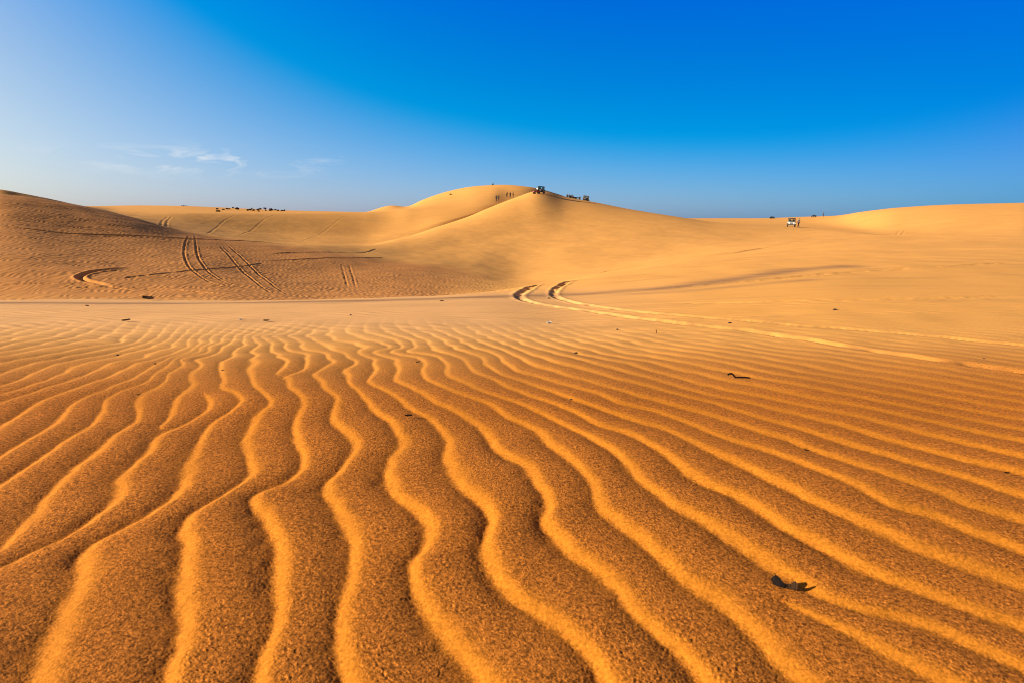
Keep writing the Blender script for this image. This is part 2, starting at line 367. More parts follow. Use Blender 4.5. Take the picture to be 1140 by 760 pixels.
# ------------------------------------------------------------------ node helpers
def new_mat(name):
    m = bpy.data.materials.new(name); m.use_nodes = True
    nt = m.node_tree; b = nt.nodes['Principled BSDF']
    return m, nt, b
def nd(nt, typ, **kw):
    n = nt.nodes.new(typ)
    for k, v in kw.items():
        if k.startswith('i_'):
            n.inputs[int(k[2:]) if k[2:].isdigit() else k[2:]].default_value = v
        else: setattr(n, k, v)
    return n
def mathn(nt, op, a, b=None, clamp=False):
    n = nt.nodes.new('ShaderNodeMath'); n.operation = op; n.use_clamp = clamp
    for i, v in enumerate((a, b)):
        if v is None: continue
        if isinstance(v, (int, float)): n.inputs[i].default_value = v
        else: nt.links.new(v, n.inputs[i])
    return n.outputs[0]
def mixc(nt, fac, a, b, mode='MIX'):
    n = nt.nodes.new('ShaderNodeMix'); n.data_type = 'RGBA'; n.blend_type = mode
    for i, v in ((0, fac), (6, a), (7, b)):
        if isinstance(v, (int, float)): n.inputs[i].default_value = v
        elif isinstance(v, tuple): n.inputs[i].default_value = (*v, 1)
        else: nt.links.new(v, n.inputs[i])
    return n.outputs[2]

def noisy_mat(name, col, rough=0.6, var=0.25, scale=6, metal=0.0):
    m, nt, b = new_mat(name)
    tc = nd(nt, 'ShaderNodeTexCoord'); n = nd(nt, 'ShaderNodeTexNoise', i_Scale=scale, i_Detail=4)
    nt.links.new(tc.outputs['Object'], n.inputs['Vector'])
    lo = tuple(c * (1 - var) for c in col); hi = tuple(min(c * (1 + var), 1) for c in col)
    nt.links.new(mixc(nt, n.outputs['Fac'], lo, hi), b.inputs['Base Color'])
    b.inputs['Roughness'].default_value = rough; b.inputs['Metallic'].default_value = metal
    return m

# ------------------------------------------------------------------ sand
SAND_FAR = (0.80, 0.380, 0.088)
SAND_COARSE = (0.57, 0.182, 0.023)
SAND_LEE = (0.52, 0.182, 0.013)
SAND_BELT = (0.80, 0.42, 0.155)
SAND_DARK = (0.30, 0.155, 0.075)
SAND_SLOPE_SHADE = (0.62, 0.255, 0.062)  # shade of the left dune slope, painted as a darker, redder sand colour
def sand_material():
    m, nt, b = new_mat('sand')
    L = nt.links.new
    geo = nd(nt, 'ShaderNodeNewGeometry')
    at = {k: nd(nt, 'ShaderNodeAttribute', attribute_name=k).outputs['Fac'] for k in ('coarse', 'lee', 'tone', 'belt', 'rippled')}
    pos = geo.outputs['Position']
    big = nd(nt, 'ShaderNodeTexNoise', i_Scale=0.09, i_Detail=5, i_Roughness=0.55); L(pos, big.inputs['Vector'])
    mp = nd(nt, 'ShaderNodeMapping'); mp.inputs['Scale'].default_value = (0.35, 2.4, 1.0); L(pos, mp.inputs['Vector'])
    wis = nd(nt, 'ShaderNodeTexNoise', i_Scale=0.7, i_Detail=6, i_Roughness=0.6); L(mp.outputs[0], wis.inputs['Vector'])
    far = mixc(nt, big.outputs['Fac'], tuple(c * 0.88 for c in SAND_FAR), tuple(c * 1.1 for c in SAND_FAR))
    far = mixc(nt, at['belt'], far, SAND_BELT)
    far = mixc(nt, at['rippled'], far, SAND_SLOPE_SHADE)  # left slope's shade mixed into the sand colour
    wm = nd(nt, 'ShaderNodeMapRange'); wm.inputs[1].default_value = 0.52; wm.inputs[2].default_value = 0.75; wm.inputs[4].default_value = 0.32
    L(wis.outputs['Fac'], wm.inputs[0])
    far = mixc(nt, wm.outputs[0], far, SAND_DARK)
    # grains
    g1 = nd(nt, 'ShaderNodeTexNoise', i_Scale=115, i_Detail=4, i_Roughness=0.75); L(pos, g1.inputs['Vector'])
    g2 = nd(nt, 'ShaderNodeTexNoise', i_Scale=62, i_Detail=2, i_Roughness=0.6); L(pos, g2.inputs['Vector'])
    gsum = mathn(nt, 'ADD', mathn(nt, 'MULTIPLY', g1.outputs['Fac'], 0.55), mathn(nt, 'MULTIPLY', g2.outputs['Fac'], 0.45))
    gr = nd(nt, 'ShaderNodeMapRange'); gr.inputs[1].default_value = 0.38; gr.inputs[2].default_value = 0.62; L(gsum, gr.inputs[0])
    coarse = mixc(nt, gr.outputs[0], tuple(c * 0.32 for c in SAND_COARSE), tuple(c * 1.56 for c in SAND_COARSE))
    gl = nd(nt, 'ShaderNodeMapRange'); gl.inputs[1].default_value = 0.36; gl.inputs[2].default_value = 0.64; L(gsum, gl.inputs[0])
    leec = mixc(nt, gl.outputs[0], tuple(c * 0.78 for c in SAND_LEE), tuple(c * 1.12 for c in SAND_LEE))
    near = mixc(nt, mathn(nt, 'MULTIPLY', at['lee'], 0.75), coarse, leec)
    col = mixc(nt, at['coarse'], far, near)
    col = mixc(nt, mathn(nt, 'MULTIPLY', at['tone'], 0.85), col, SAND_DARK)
    L(col, b.inputs['Base Color'])
    b.inputs['Roughness'].default_value = 0.95
    b.inputs['Specular IOR Level'].default_value = 0.08
    bp = nd(nt, 'ShaderNodeBump'); bp.inputs['Distance'].default_value = 0.011
    L(gsum, bp.inputs['Height'])
    st = mathn(nt, 'MULTIPLY', at['coarse'], mathn(nt, 'SUBTRACT', 1.0, mathn(nt, 'MULTIPLY', at['lee'], 0.55)))
    L(mathn(nt, 'MULTIPLY', st, 1.0), bp.inputs['Strength'])
    fine = nd(nt, 'ShaderNodeTexNoise', i_Scale=2.4, i_Detail=6, i_Roughness=0.65); L(mp.outputs[0], fine.inputs['Vector'])
    b2 = nd(nt, 'ShaderNodeBump'); b2.inputs['Distance'].default_value = 0.05
    L(fine.outputs['Fac'], b2.inputs['Height']); L(mathn(nt, 'MULTIPLY', mathn(nt, 'SUBTRACT', 1.0, at['coarse']), 0.35), b2.inputs['Strength'])
    L(b2.outputs[0], bp.inputs['Normal'])
    L(bp.outputs[0], b.inputs['Normal'])
    return m

def grid_mesh(name, X, Y, Z, attrs):
    nr, nc = X.shape
    me = bpy.data.meshes.new(name)
    co = np.stack([X, Y, Z], 2).reshape(-1, 3).astype(np.float32)
    me.vertices.add(nr * nc); me.vertices.foreach_set('co', co.ravel())
    i = np.arange(nr * nc, dtype=np.int32).reshape(nr, nc)
    q = np.stack([i[:-1, :-1], i[:-1, 1:], i[1:, 1:], i[1:, :-1]], 2).reshape(-1, 4)
    nf = len(q)
    me.loops.add(nf * 4); me.loops.foreach_set('vertex_index', q.ravel())
    me.polygons.add(nf)
    me.polygons.foreach_set('loop_start', np.arange(0, nf * 4, 4, dtype=np.int32))
    me.update(calc_edges=True)
    me.polygons.foreach_set('use_smooth', np.ones(nf, bool))
    for k, v in attrs.items():
        at = me.attributes.new(k, 'FLOAT', 'POINT'); at.data.foreach_set('value', v.astype(np.float32).ravel())
    return me

belt = sstep(6.5, 10, D2) * (1 - sstep(14, 22, D2)) * (1 - sstep(-0.1, 0.35, A2))
rippled = (1 - sstep(-0.16, 0.03, A2 + 0.03 * perlin(X / 4, Y / 4))) * sstep(18, 24, D2) * (1 - sstep(52, 60, D2))  # left slope area that takes the painted shade
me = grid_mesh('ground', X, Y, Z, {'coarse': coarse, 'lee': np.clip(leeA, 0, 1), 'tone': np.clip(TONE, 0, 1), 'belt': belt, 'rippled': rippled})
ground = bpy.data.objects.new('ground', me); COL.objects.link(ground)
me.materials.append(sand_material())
ground['kind'] = 'structure'; ground['label'] = 'rippled orange sand rising into wind-blown desert dunes'

# ------------------------------------------------------------------ object helpers
def tag(o, label, cat, group=None):
    o['label'] = label; o['category'] = cat
    if group: o['group'] = group
    return o
def empty(name, loc, rz=0):
    o = bpy.data.objects.new(name, None); COL.objects.link(o); o.empty_display_size = 0.2
    o.location = loc; o.rotation_euler = (0, 0, rz); return o
def obj(name, bm, mat, parent=None, smooth=True):
    m = bpy.data.meshes.new(name); bm.to_mesh(m); bm.free()
    if smooth: m.polygons.foreach_set('use_smooth', np.ones(len(m.polygons), bool))
    m.materials.append(mat)
    o = bpy.data.objects.new(name, m); COL.objects.link(o)
    if parent: o.parent = parent
    return o
def copy_tree(o, parent=None, mats=None):
    c = o.copy(); COL.objects.link(c)
    if parent: c.parent = parent
    for ch in list(o.children): copy_tree(ch, c)
    return c
def behind(x, extra):
    """a spot on the sand a few metres beyond the skyline of a picture column"""
    X_, Y_ = hit(x, 100); X_ *= (Y_ + extra) / Y_; Y_ += extra
    return Vector((X_, Y_, zat(X_, Y_)))
def ground_at(x, y):
    X_, Y_ = hit(x, y); return Vector((X_, Y_, zat(X_, Y_)))

def bx(bm, c, s, bev=0.0, rot=None):
    r = bmesh.ops.create_cube(bm, size=1.0)
    vs = r['verts']
    bmesh.ops.scale(bm, vec=s, verts=vs)
    if bev:
        es = list({e for v in vs for e in v.link_edges})
        rb = bmesh.ops.bevel(bm, geom=es, offset=bev, segments=2, affect='EDGES', profile=0.5)
        vs = list({v for f in rb['faces'] for v in f.verts} | {v for v in vs if v.is_valid})
    if rot is not None: bmesh.ops.rotate(bm, cent=(0, 0, 0), matrix=rot, verts=vs)
    bmesh.ops.translate(bm, vec=c, verts=vs)
    return vs
def prism(bm, prof, y0, y1):
    """profile in x-z swept along y"""
    a = [bm.verts.new((p[0], y0, p[1])) for p in prof]; b = [bm.verts.new((p[0], y1, p[1])) for p in prof]
    n = len(prof)
    bm.faces.new(a); bm.faces.new(b[::-1])
    for i in range(n): bm.faces.new((a[i], b[i], b[(i + 1) % n], a[(i + 1) % n]))
    bmesh.ops.recalc_face_normals(bm, faces=bm.faces[:])
def cyl(bm, p, q, r, seg=10, r2=None):
    p = Vector(p); q = Vector(q); v = q - p
    m = Matrix.Translation((p + q) / 2) @ v.to_track_quat('Z', 'Y').to_matrix().to_4x4()
    return bmesh.ops.create_cone(bm, cap_ends=True, segments=seg, radius1=r, radius2=r if r2 is None else r2, depth=v.length, matrix=m)['verts']
def torus(bm, R, r, yc, n=22, k=9):
    rings = []
    for i in range(n):
        t = 2 * math.pi * i / n; ring = []
        for j in range(k):
            u = 2 * math.pi * j / k
            rr = R + r * math.cos(u) * 0.8
            ring.append(bm.verts.new((rr * math.cos(t), yc + r * math.sin(u) * 1.0, rr * math.sin(t))))
        rings.append(ring)
    for i in range(n):
        for j in range(k):
            bm.faces.new((rings[i][j], rings[(i + 1) % n][j], rings[(i + 1) % n][(j + 1) % k], rings[i][(j + 1) % k]))
    bmesh.ops.recalc_face_normals(bm, faces=bm.faces[:])

M_RUBBER = noisy_mat('tyre_rubber', (0.03, 0.028, 0.026), 0.85)
M_STEEL = noisy_mat('painted_steel', (0.30, 0.29, 0.28), 0.5)
M_WHITE = noisy_mat('white_paint', (0.66, 0.64, 0.60), 0.4, 0.1)
M_TEAL = noisy_mat('dark_teal_paint', (0.012, 0.055, 0.075), 0.35, 0.1)
M_OLIVE = noisy_mat('olive_paint', (0.10, 0.085, 0.04), 0.5, 0.15)
M_BLACKP = noisy_mat('black_paint', (0.02, 0.02, 0.024), 0.4, 0.1)
M_CANVAS = noisy_mat('dark_canvas', (0.055, 0.04, 0.028), 0.9, 0.3, 12)
M_SEAT = noisy_mat('black_vinyl', (0.025, 0.022, 0.02), 0.6)
M_REDP = noisy_mat('red_plastic', (0.35, 0.03, 0.02), 0.4, 0.1)
M_LAMP = noisy_mat('lamp_lens', (0.75, 0.75, 0.7), 0.15, 0.05)
M_TAIL = noisy_mat('tail_lens', (0.4, 0.02, 0.02), 0.25, 0.05)
M_GLASS, _nt, _b = new_mat('window_glass')
_b.inputs['Transmission Weight'].default_value = 1; _b.inputs['Roughness'].default_value = 0.03; _b.inputs['IOR'].default_value = 1.2
_b.inputs['Base Color'].default_value = (0.85, 0.95, 0.95, 1)

# ------------------------------------------------------------------ off-road jeep: x forward, z up, origin on the ground
def wheel(parent, x, y, R=0.38):
    s = 1 if y > 0 else -1
    w = bpy.data.objects.new('wheel', None)
    bm = bmesh.new(); torus(bm, R - 0.10, 0.115, 0)
    for i in range(22):
        t = 2 * math.pi * i / 22
        bx(bm, (math.cos(t) * (R - 0.005), 0, math.sin(t) * (R - 0.005)), (0.03, 0.19, 0.05), 0, Matrix.Rotation(-t, 3, 'Y'))
    t_ = obj('tyre', bm, M_RUBBER)
    bm = bmesh.new(); cyl(bm, (0, -0.07, 0), (0, 0.07, 0), R - 0.17, 18); cyl(bm, (0, s * 0.06, 0), (0, s * 0.11, 0), 0.07, 10)
    r_ = obj('rim', bm, M_STEEL)
    COL.objects.link(w); w.parent = parent; w.location = (x, y, R)
    t_.parent = w; r_.parent = w
def make_jeep(body_mat, roof_mat, name='off_road_jeep', closed=False, loc=(0, 0, 0), rz=0):
    root = empty(name, loc, rz)
    bm = bmesh.new()
    # tub with cut wheel arches
    side = [(-1.85, 0.62), (-1.85, 1.08), (-0.5, 1.06), (-0.42, 0.74), (0.3, 0.74), (0.4, 1.02), (0.5, 1.08), (0.62, 1.08), (0.62, 0.45), (-0.5, 0.45), (-0.62, 0.72), (-0.85, 0.86), (-1.2, 0.86), (-1.45, 0.72), (-1.52, 0.62)]
    prism(bm, side, -0.78, 0.78)
    bx(bm, (0, 0, 0.46), (3.5, 0.7, 0.12), 0.02)
    obj('body', bm, body_mat, root, False)
    bm = bmesh.new(); prism(bm, [(0.62, 0.52), (0.62, 1.1), (0.9, 1.12), (1.75, 1.04), (1.8, 0.98), (1.8, 0.55)], -0.58, 0.58)
    obj('hood', bm, body_mat, root, False)
    for s in (-1, 1):
        bm = bmesh.new(); prism(bm, [(0.5, 0.62), (0.62, 0.86), (0.85, 0.94), (1.75, 0.94), (1.88, 0.84), (1.88, 0.78), (1.7, 0.86), (0.9, 0.86), (0.7, 0.78), (0.58, 0.6)], s * 0.585 if s > 0 else -0.82, 0.82 if s > 0 else -0.585)
        obj('fender', bm, body_mat, root, False)
        bm = bmesh.new(); cyl(bm, (1.79, s * 0.4, 0.85), (1.84, s * 0.4, 0.85), 0.11, 16)
        obj('headlight', bm, M_LAMP, root, False)
        bm = bmesh.new(); bx(bm, (-1.87, s * 0.66, 0.9), (0.05, 0.12, 0.2), 0.01)
        obj('tail_light', bm, M_TAIL, root, False)
    bm = bmesh.new()
    for i in range(7): bx(bm, (1.81, -0.24 + 0.08 * i, 0.84), (0.02, 0.035, 0.3), 0.005)
    obj('grille', bm, M_BLACKP, root, False)
    for x, nm in ((1.98, 'front_bumper'), (-1.95, 'rear_bumper')):
        bm = bmesh.new(); bx(bm, (x, 0, 0.55), (0.1, 1.5, 0.16), 0.02); bx(bm, (x * 0.93, 0.3, 0.55), (0.2, 0.06, 0.08)); bx(bm, (x * 0.93, -0.3, 0.55), (0.2, 0.06, 0.08))
        obj(nm, bm, M_BLACKP, root, False)
    # windscreen: frame and pane, leaning back
    ws = bmesh.new()
    for s in (-1, 1): cyl(ws, (0.6, s * 0.72, 1.08), (0.42, s * 0.7, 1.74), 0.03, 8)
    cyl(ws, (0.42, -0.7, 1.74), (0.42, 0.7, 1.74), 0.03, 8); cyl(ws, (0.6, -0.72, 1.11), (0.6, 0.72, 1.11), 0.03, 8)
    fr_ = obj('windscreen', ws, M_BLACKP, root)
    bm = bmesh.new(); v = [bm.verts.new(p) for p in ((0.585, -0.7, 1.12), (0.585, 0.7, 1.12), (0.425, 0.68, 1.72), (0.425, -0.68, 1.72))]
    f_ = bm.faces.new(v); g = bmesh.ops.extrude_face_region(bm, geom=[f_]); bmesh.ops.translate(bm, vec=(-0.012, 0, 0), verts=[q for q in g['geom'] if isinstance(q, bmesh.types.BMVert)])
    bmesh.ops.recalc_face_normals(bm, faces=bm.faces[:])
    obj('pane', bm, M_GLASS, fr_, False)
    # roll cage and canvas top
    bm = bmesh.new()
    for s in (-1, 1):
        for x in (-0.35, -1.6): cyl(bm, (x, s * 0.7, 1.07), (x, s * 0.7, 1.76), 0.03, 8)
        cyl(bm, (-1.6, s * 0.7, 1.76), (0.42, s * 0.7, 1.76), 0.03, 8)
    for x in (-0.35, -1.6): cyl(bm, (x, -0.7, 1.76), (x, 0.7, 1.76), 0.03, 8)
    obj('roll_cage', bm, M_BLACKP, root)
    bm = bmesh.new(); bx(bm, (-0.6, 0, 1.83), (2.2, 1.54, 0.08), 0.035)
    roof = obj('canvas_roof', bm, roof_mat, root, False)
    if closed:
        bm = bmesh.new()
        for s in (-1, 1): bx(bm, (-1.0, s * 0.755, 1.43), (1.24, 0.03, 0.68), 0.01)
        bx(bm, (-1.66, 0.5, 1.43), (0.03, 0.45, 0.68), 0.01); bx(bm, (-1.66, -0.5, 1.43), (0.03, 0.45, 0.68), 0.01); bx(bm, (-1.66, 0, 1.2), (0.03, 0.56, 0.22), 0.01)
        obj('canvas_side', bm, roof_mat, root, False)
    for y in (-0.36, 0.36):
        bm = bmesh.new(); bx(bm, (-0.1, y, 1.0), (0.48, 0.5, 0.16), 0.04); bx(bm, (-0.34, y, 1.3), (0.14, 0.48, 0.62), 0.05, None)
        obj('seat', bm, M_SEAT, root, False)
    bm = bmesh.new()
    cyl(bm, (0.5, 0.36, 1.1), (0.28, 0.36, 1.24), 0.02, 8)
    for i in range(14):
        t0, t1 = 2 * math.pi * i / 14, 2 * math.pi * (i + 1) / 14
        P = lambda t: (0.28 + 0.17 * math.sin(t) * 0.5, 0.36 + 0.19 * math.cos(t), 1.24 + 0.19 * math.sin(t) * 0.85)
        cyl(bm, P(t0), P(t1), 0.018, 6)
    obj('steering_wheel', bm, M_BLACKP, root)
    for x in (1.22, -1.03):
        for y in (-0.72, 0.72): wheel(root, x, y)
    sp = bpy.data.objects.new('spare_wheel', None); COL.objects.link(sp); sp.parent = root; sp.location = (-2.0, 0.0, 0.98); sp.rotation_euler = (0, 0, math.pi / 2)
    bm = bmesh.new(); torus(bm, 0.28, 0.11, 0); obj('tyre', bm, M_RUBBER, sp)
    bm = bmesh.new(); cyl(bm, (0, -0.06, 0), (0, 0.06, 0), 0.2, 16); obj('rim', bm, M_STEEL, sp)
    return root

def settle(root, rz, half=1.2, side=0.7):
    """lean a thing with the sand below it"""
    x, y, _ = root.location
    f = Vector((math.cos(rz), math.sin(rz))); l = Vector((-f.y, f.x))
    zf = zat(x + f.x * half, y + f.y * half); zb = zat(x - f.x * half, y - f.y * half)
    zl = zat(x + l.x * side, y + l.y * side); zr = zat(x - l.x * side, y - l.y * side)
    fx = Vector((f.x * 2 * half, f.y * 2 * half, zf - zb)).normalized(); ly = Vector((l.x * 2 * side, l.y * 2 * side, zl - zr)).normalized()
    up = fx.cross(ly).normalized(); ly = up.cross(fx)
    root.rotation_euler = Matrix((fx, ly, up)).transposed().to_euler()
    root.location.z = (zf + zb + zl + zr) / 4 - 0.02

R = math.radians
# dark jeep on the crest, seen from behind and a little from its left
p = ground_at(602.3, 215.6); dk = make_jeep(M_TEAL, M_TEAL, closed=True, loc=p)
settle(dk, R(80)); tag(dk, 'dark teal jeep with hard square roof parked on the top of the central dune', 'jeep')
p = ground_at(880.6, 253.0); wj = make_jeep(M_WHITE, M_CANVAS, loc=p); settle(wj, R(249)); tag(wj, 'white open jeep with brown canvas top parked low on the right-hand dunes', 'jeep')
p = behind(643.8, 27); bj = make_jeep(M_BLACKP, M_BLACKP, closed=True, loc=p); settle(bj, R(15)); tag(bj, 'low black jeep half hidden behind the crest right of the central dune top', 'jeep')
p = behind(654.3, 16); oj = make_jeep(M_OLIVE, M_OLIVE, closed=True, loc=p); settle(oj, R(75)); tag(oj, 'olive canvas-sided jeep, rightmost thing on the crest of the central dune', 'jeep')

# ------------------------------------------------------------------ quad bike
def make_quad(paint, loc, rz):
    root = empty('quad_bike', loc, rz)
    bm = bmesh.new()
    prism(bm, [(-0.75, 0.62), (-0.8, 0.74), (-0.3, 0.74), (-0.1, 0.66), (0.25, 0.68), (0.4, 0.8), (0.8, 0.76), (0.86, 0.62), (0.5, 0.5), (-0.4, 0.45)], -0.19, 0.19)
    obj('body', bm, paint, root, False)
    for x in (-0.6, 0.62):
        for s in (-1, 1):
            bm = bmesh.new(); prism(bm, [(x - 0.33, 0.52), (x - 0.22, 0.68), (x + 0.22, 0.70), (x + 0.33, 0.54), (x + 0.31, 0.5), (x + 0.2, 0.64), (x - 0.2, 0.62), (x - 0.3, 0.5)], *((0.2, 0.52) if s > 0 else (-0.52, -0.2)))
            obj('fender', bm, paint, root, False)
            bm = bmesh.new(); torus(bm, 0.18, 0.12, s * 0.42, 18, 8); bmesh.ops.translate(bm, vec=(x, 0, 0.29), verts=bm.verts[:])
            w = obj('tyre', bm, M_RUBBER, root)
            bm = bmesh.new(); cyl(bm, (x, s * 0.36, 0.29), (x, s * 0.5, 0.29), 0.1, 12); obj('rim', bm, M_STEEL, root)
    bm = bmesh.new(); bx(bm, (-0.32, 0, 0.82), (0.8, 0.3, 0.14), 0.05); obj('seat', bm, M_SEAT, root, False)
    bm = bmesh.new(); cyl(bm, (0.42, 0, 0.75), (0.3, 0, 1.02), 0.025, 8); cyl(bm, (0.3, -0.38, 1.04), (0.3, 0.38, 1.04), 0.018, 8)
    obj('handlebar', bm, M_BLACKP, root)
    bm = bmesh.new(); cyl(bm, (0.84, 0, 0.7), (0.9, 0, 0.7), 0.08, 12); obj('headlight', bm, M_LAMP, root, False)
    bm = bmesh.new()
    for y in (-0.22, 0, 0.22): cyl(bm, (-0.95, y, 0.8), (-0.45, y, 0.8), 0.012, 6)
    cyl(bm, (-0.95, -0.25, 0.8), (-0.95, 0.25, 0.8), 0.012, 6); obj('rack', bm, M_BLACKP, root)
    return root
p = ground_at(597.2, 216.2); rq = make_quad(M_REDP, p, 0); settle(rq, R(200), 0.6, 0.4)
tag(rq, 'red quad bike carrying a person in a white shirt left of the dark teal jeep', 'quad bike')
for x, y, rz, lab in ((859.5, 243.4, R(10), 'tiny black quad bike on the skyline left of the white jeep'),
                      (906.0, 241.9, R(30), 'tiny black quad bike on the skyline beside a lone standing person')):
    p = ground_at(x, y + 0.3); q = make_quad(M_BLACKP, p, rz); settle(q, rz, 0.6, 0.4); q['x'] = 0; del q['x']
    q.scale = (1.0, 1.0, 1.0); tag(q, lab, 'quad bike')

# ------------------------------------------------------------------ people
SKIN = noisy_mat('skin', (0.26, 0.14, 0.085), 0.55, 0.1)
HAIR = noisy_mat('hair', (0.02, 0.015, 0.012), 0.7)
CLOTH = {k: noisy_mat(k + '_cloth', c, 0.9, 0.15, 20) for k, c in dict(black=(0.018, 0.016, 0.016), brown=(0.06, 0.03, 0.016), navy=(0.015, 0.02, 0.05), white=(0.8, 0.8, 0.78), grey=(0.12, 0.11, 0.1), maroon=(0.10, 0.015, 0.015), khaki=(0.20, 0.14, 0.07)).items()}

def skin_mesh(pts, edges, radii, root_i=0, sub=1):
    """grow one continuous surface around joints"""
    m = bpy.data.meshes.new('figure'); m.from_pydata(pts, edges, []); m.update()
    o = bpy.data.objects.new('figure', m); COL.objects.link(o)
    md = o.modifiers.new('s', 'SKIN')
    for i, r in enumerate(radii):
        sv = m.skin_vertices[0].data[i]; sv.radius = (r, r) if not isinstance(r, tuple) else r
        sv.use_root = (i == root_i)
    if sub: o.modifiers.new('u', 'SUBSURF').levels = sub
    dg = bpy.context.evaluated_depsgraph_get(); dg.update()
    ev = o.evaluated_get(dg); out = bpy.data.meshes.new_from_object(ev)
    bpy.data.objects.remove(o); bpy.data.meshes.remove(m)
    out.polygons.foreach_set('use_smooth', np.ones(len(out.polygons), bool))
    return out

def joints(pose):
    """x forward, y left, z up; 1.72 m tall"""
    j = dict(pelvis=(0, 0, 0.95), waist=(0, 0, 1.08), chest=(0, 0, 1.32), neck=(0, 0, 1.47), headb=(0.01, 0, 1.55), headm=(0.02, 0, 1.63), headt=(0.01, 0, 1.70))
    for s, n in ((1, 'l'), (-1, 'r')):
        j['sho' + n] = (0, s * 0.18, 1.41); j['elb' + n] = (-0.03, s * 0.25, 1.13); j['wri' + n] = (0.05, s * 0.27, 0.89); j['palm' + n] = (0.07, s * 0.27, 0.82)
        j['hip' + n] = (0, s * 0.10, 0.90); j['kne' + n] = (0.02, s * 0.11, 0.49); j['ank' + n] = (-0.02, s * 0.12, 0.08); j['toe' + n] = (0.15, s * 0.13, 0.035)
    if pose == 'walk':
        j['knel'] = (0.18, 0.1, 0.52); j['ankl'] = (0.26, 0.11, 0.09); j['toel'] = (0.42, 0.12, 0.05)
        j['kner'] = (-0.05, -0.1, 0.5); j['ankr'] = (-0.3, -0.11, 0.14); j['toer'] = (-0.17, -0.12, 0.04)
        j['elbl'] = (-0.13, 0.23, 1.14); j['wril'] = (-0.06, 0.24, 0.92); j['palml'] = (-0.03, 0.24, 0.85)
        j['elbr'] = (0.08, -0.23, 1.14); j['wrir'] = (0.22, -0.22, 0.98); j['palmr'] = (0.27, -0.22, 0.93)
    if pose == 'photo':   # one arm raised, elbow out
        j['elbl'] = (0.08, 0.40, 1.32); j['wril'] = (0.18, 0.28, 1.5); j['palml'] = (0.2, 0.22, 1.55)
    if pose == 'bend':
        for k in ('waist', 'chest', 'neck', 'headb', 'headm', 'headt', 'shol', 'shor', 'elbl', 'elbr', 'wril', 'wrir', 'palml', 'palmr'):
            v = Vector(j[k]) - Vector((0, 0, 0.95)); v.rotate(Quaternion((0, 1, 0), R(48))); j[k] = tuple(v + Vector((-0.08, 0, 0.95)))
    if pose in ('sit', 'ride'):
        dz = -0.87 + (0.14 if pose == 'sit' else 0.0) if pose == 'sit' else 0.0
        for k in list(j):
            if pose == 'sit': j[k] = (j[k][0], j[k][1], j[k][2] - 0.80)
        for s, n in ((1, 'l'), (-1, 'r')):
            if pose == 'sit':
                j['hip' + n] = (0.04, s * 0.1, 0.12); j['kne' + n] = (0.32, s * 0.15, 0.42); j['ank' + n] = (0.52, s * 0.12, 0.07); j['toe' + n] = (0.68, s * 0.13, 0.03)
                j['elb' + n] = (0.12, s * 0.26, 0.40); j['wri' + n] = (0.32, s * 0.16, 0.46); j['palm' + n] = (0.37, s * 0.13, 0.44)
            else:
                j['kne' + n] = (0.40, s * 0.3, 0.80); j['ank' + n] = (0.33, s * 0.33, 0.40); j['toe' + n] = (0.5, s * 0.34, 0.36)
                j['elb' + n] = (0.22, s * 0.30, 1.18); j['wri' + n] = (0.50, s * 0.32, 1.10); j['palm' + n] = (0.57, s * 0.32, 1.07)
    return {k: Vector(v) for k, v in j.items()}
BODYR = dict(pelvis=0.125, waist=0.115, chest=0.14, neck=0.055, headb=0.075, headm=0.10, headt=0.07, sho=0.065, elb=0.043, wri=0.030, palm=0.034, hip=0.095, kne=0.06, ank=0.042, toe=0.035)
BONES = [('pelvis', 'waist'), ('waist', 'chest'), ('chest', 'neck'), ('neck', 'headb'), ('headb', 'headm'), ('headm', 'headt')]
for n in 'lr': BONES += [('chest', 'sho' + n), ('sho' + n, 'elb' + n), ('elb' + n, 'wri' + n), ('wri' + n, 'palm' + n), ('pelvis', 'hip' + n), ('hip' + n, 'kne' + n), ('kne' + n, 'ank' + n), ('ank' + n, 'toe' + n)]
def rad(k, ex=0.0):
    return (BODYR.get(k) or BODYR[k[:-1]]) + ex
def chain(j, bones, ex, fingers=False, root='pelvis'):
    names = []
    for a, b in bones:
        for k in (a, b):
            if k not in names: names.append(k)
    pts = [tuple(j[k]) for k in names]; rr = [rad(k, ex) for k in names]
    ed = [(names.index(a), names.index(b)) for a, b in bones]
    if fingers:
        for n, s in (('l', 1), ('r', -1)):
            d = (j['palm' + n] - j['wri' + n]).normalized(); side = Vector((1, 0, 0)) - d * d.x
            side = side.normalized() if side.length > 0.1 else Vector((0, 1, 0))
            ip = names.index('palm' + n)
            for q, ln in zip((-0.03, -0.01, 0.01, 0.03), (0.065, 0.08, 0.085, 0.075)):
                a = j['palm' + n] + side * q + d * 0.035; b = a + d * ln * 0.55 + Vector((0, -s * 0.006, 0)); c = b + d * ln * 0.4 + Vector((0, -s * 0.016, 0))
                k = len(pts); pts += [tuple(a), tuple(b), tuple(c)]; rr += [0.010, 0.009, 0.007]; ed += [(ip, k), (k, k + 1), (k + 1, k + 2)]
            a = j['wri' + n] + d * 0.03 + side * 0.035; b = a + d * 0.03 + side * 0.02; k = len(pts)
            pts += [tuple(a), tuple(b)]; rr += [0.012, 0.009]; ed += [(names.index('wri' + n), k), (k, k + 1)]
    return skin_mesh(pts, ed, rr, names.index(root))
FIG = {}
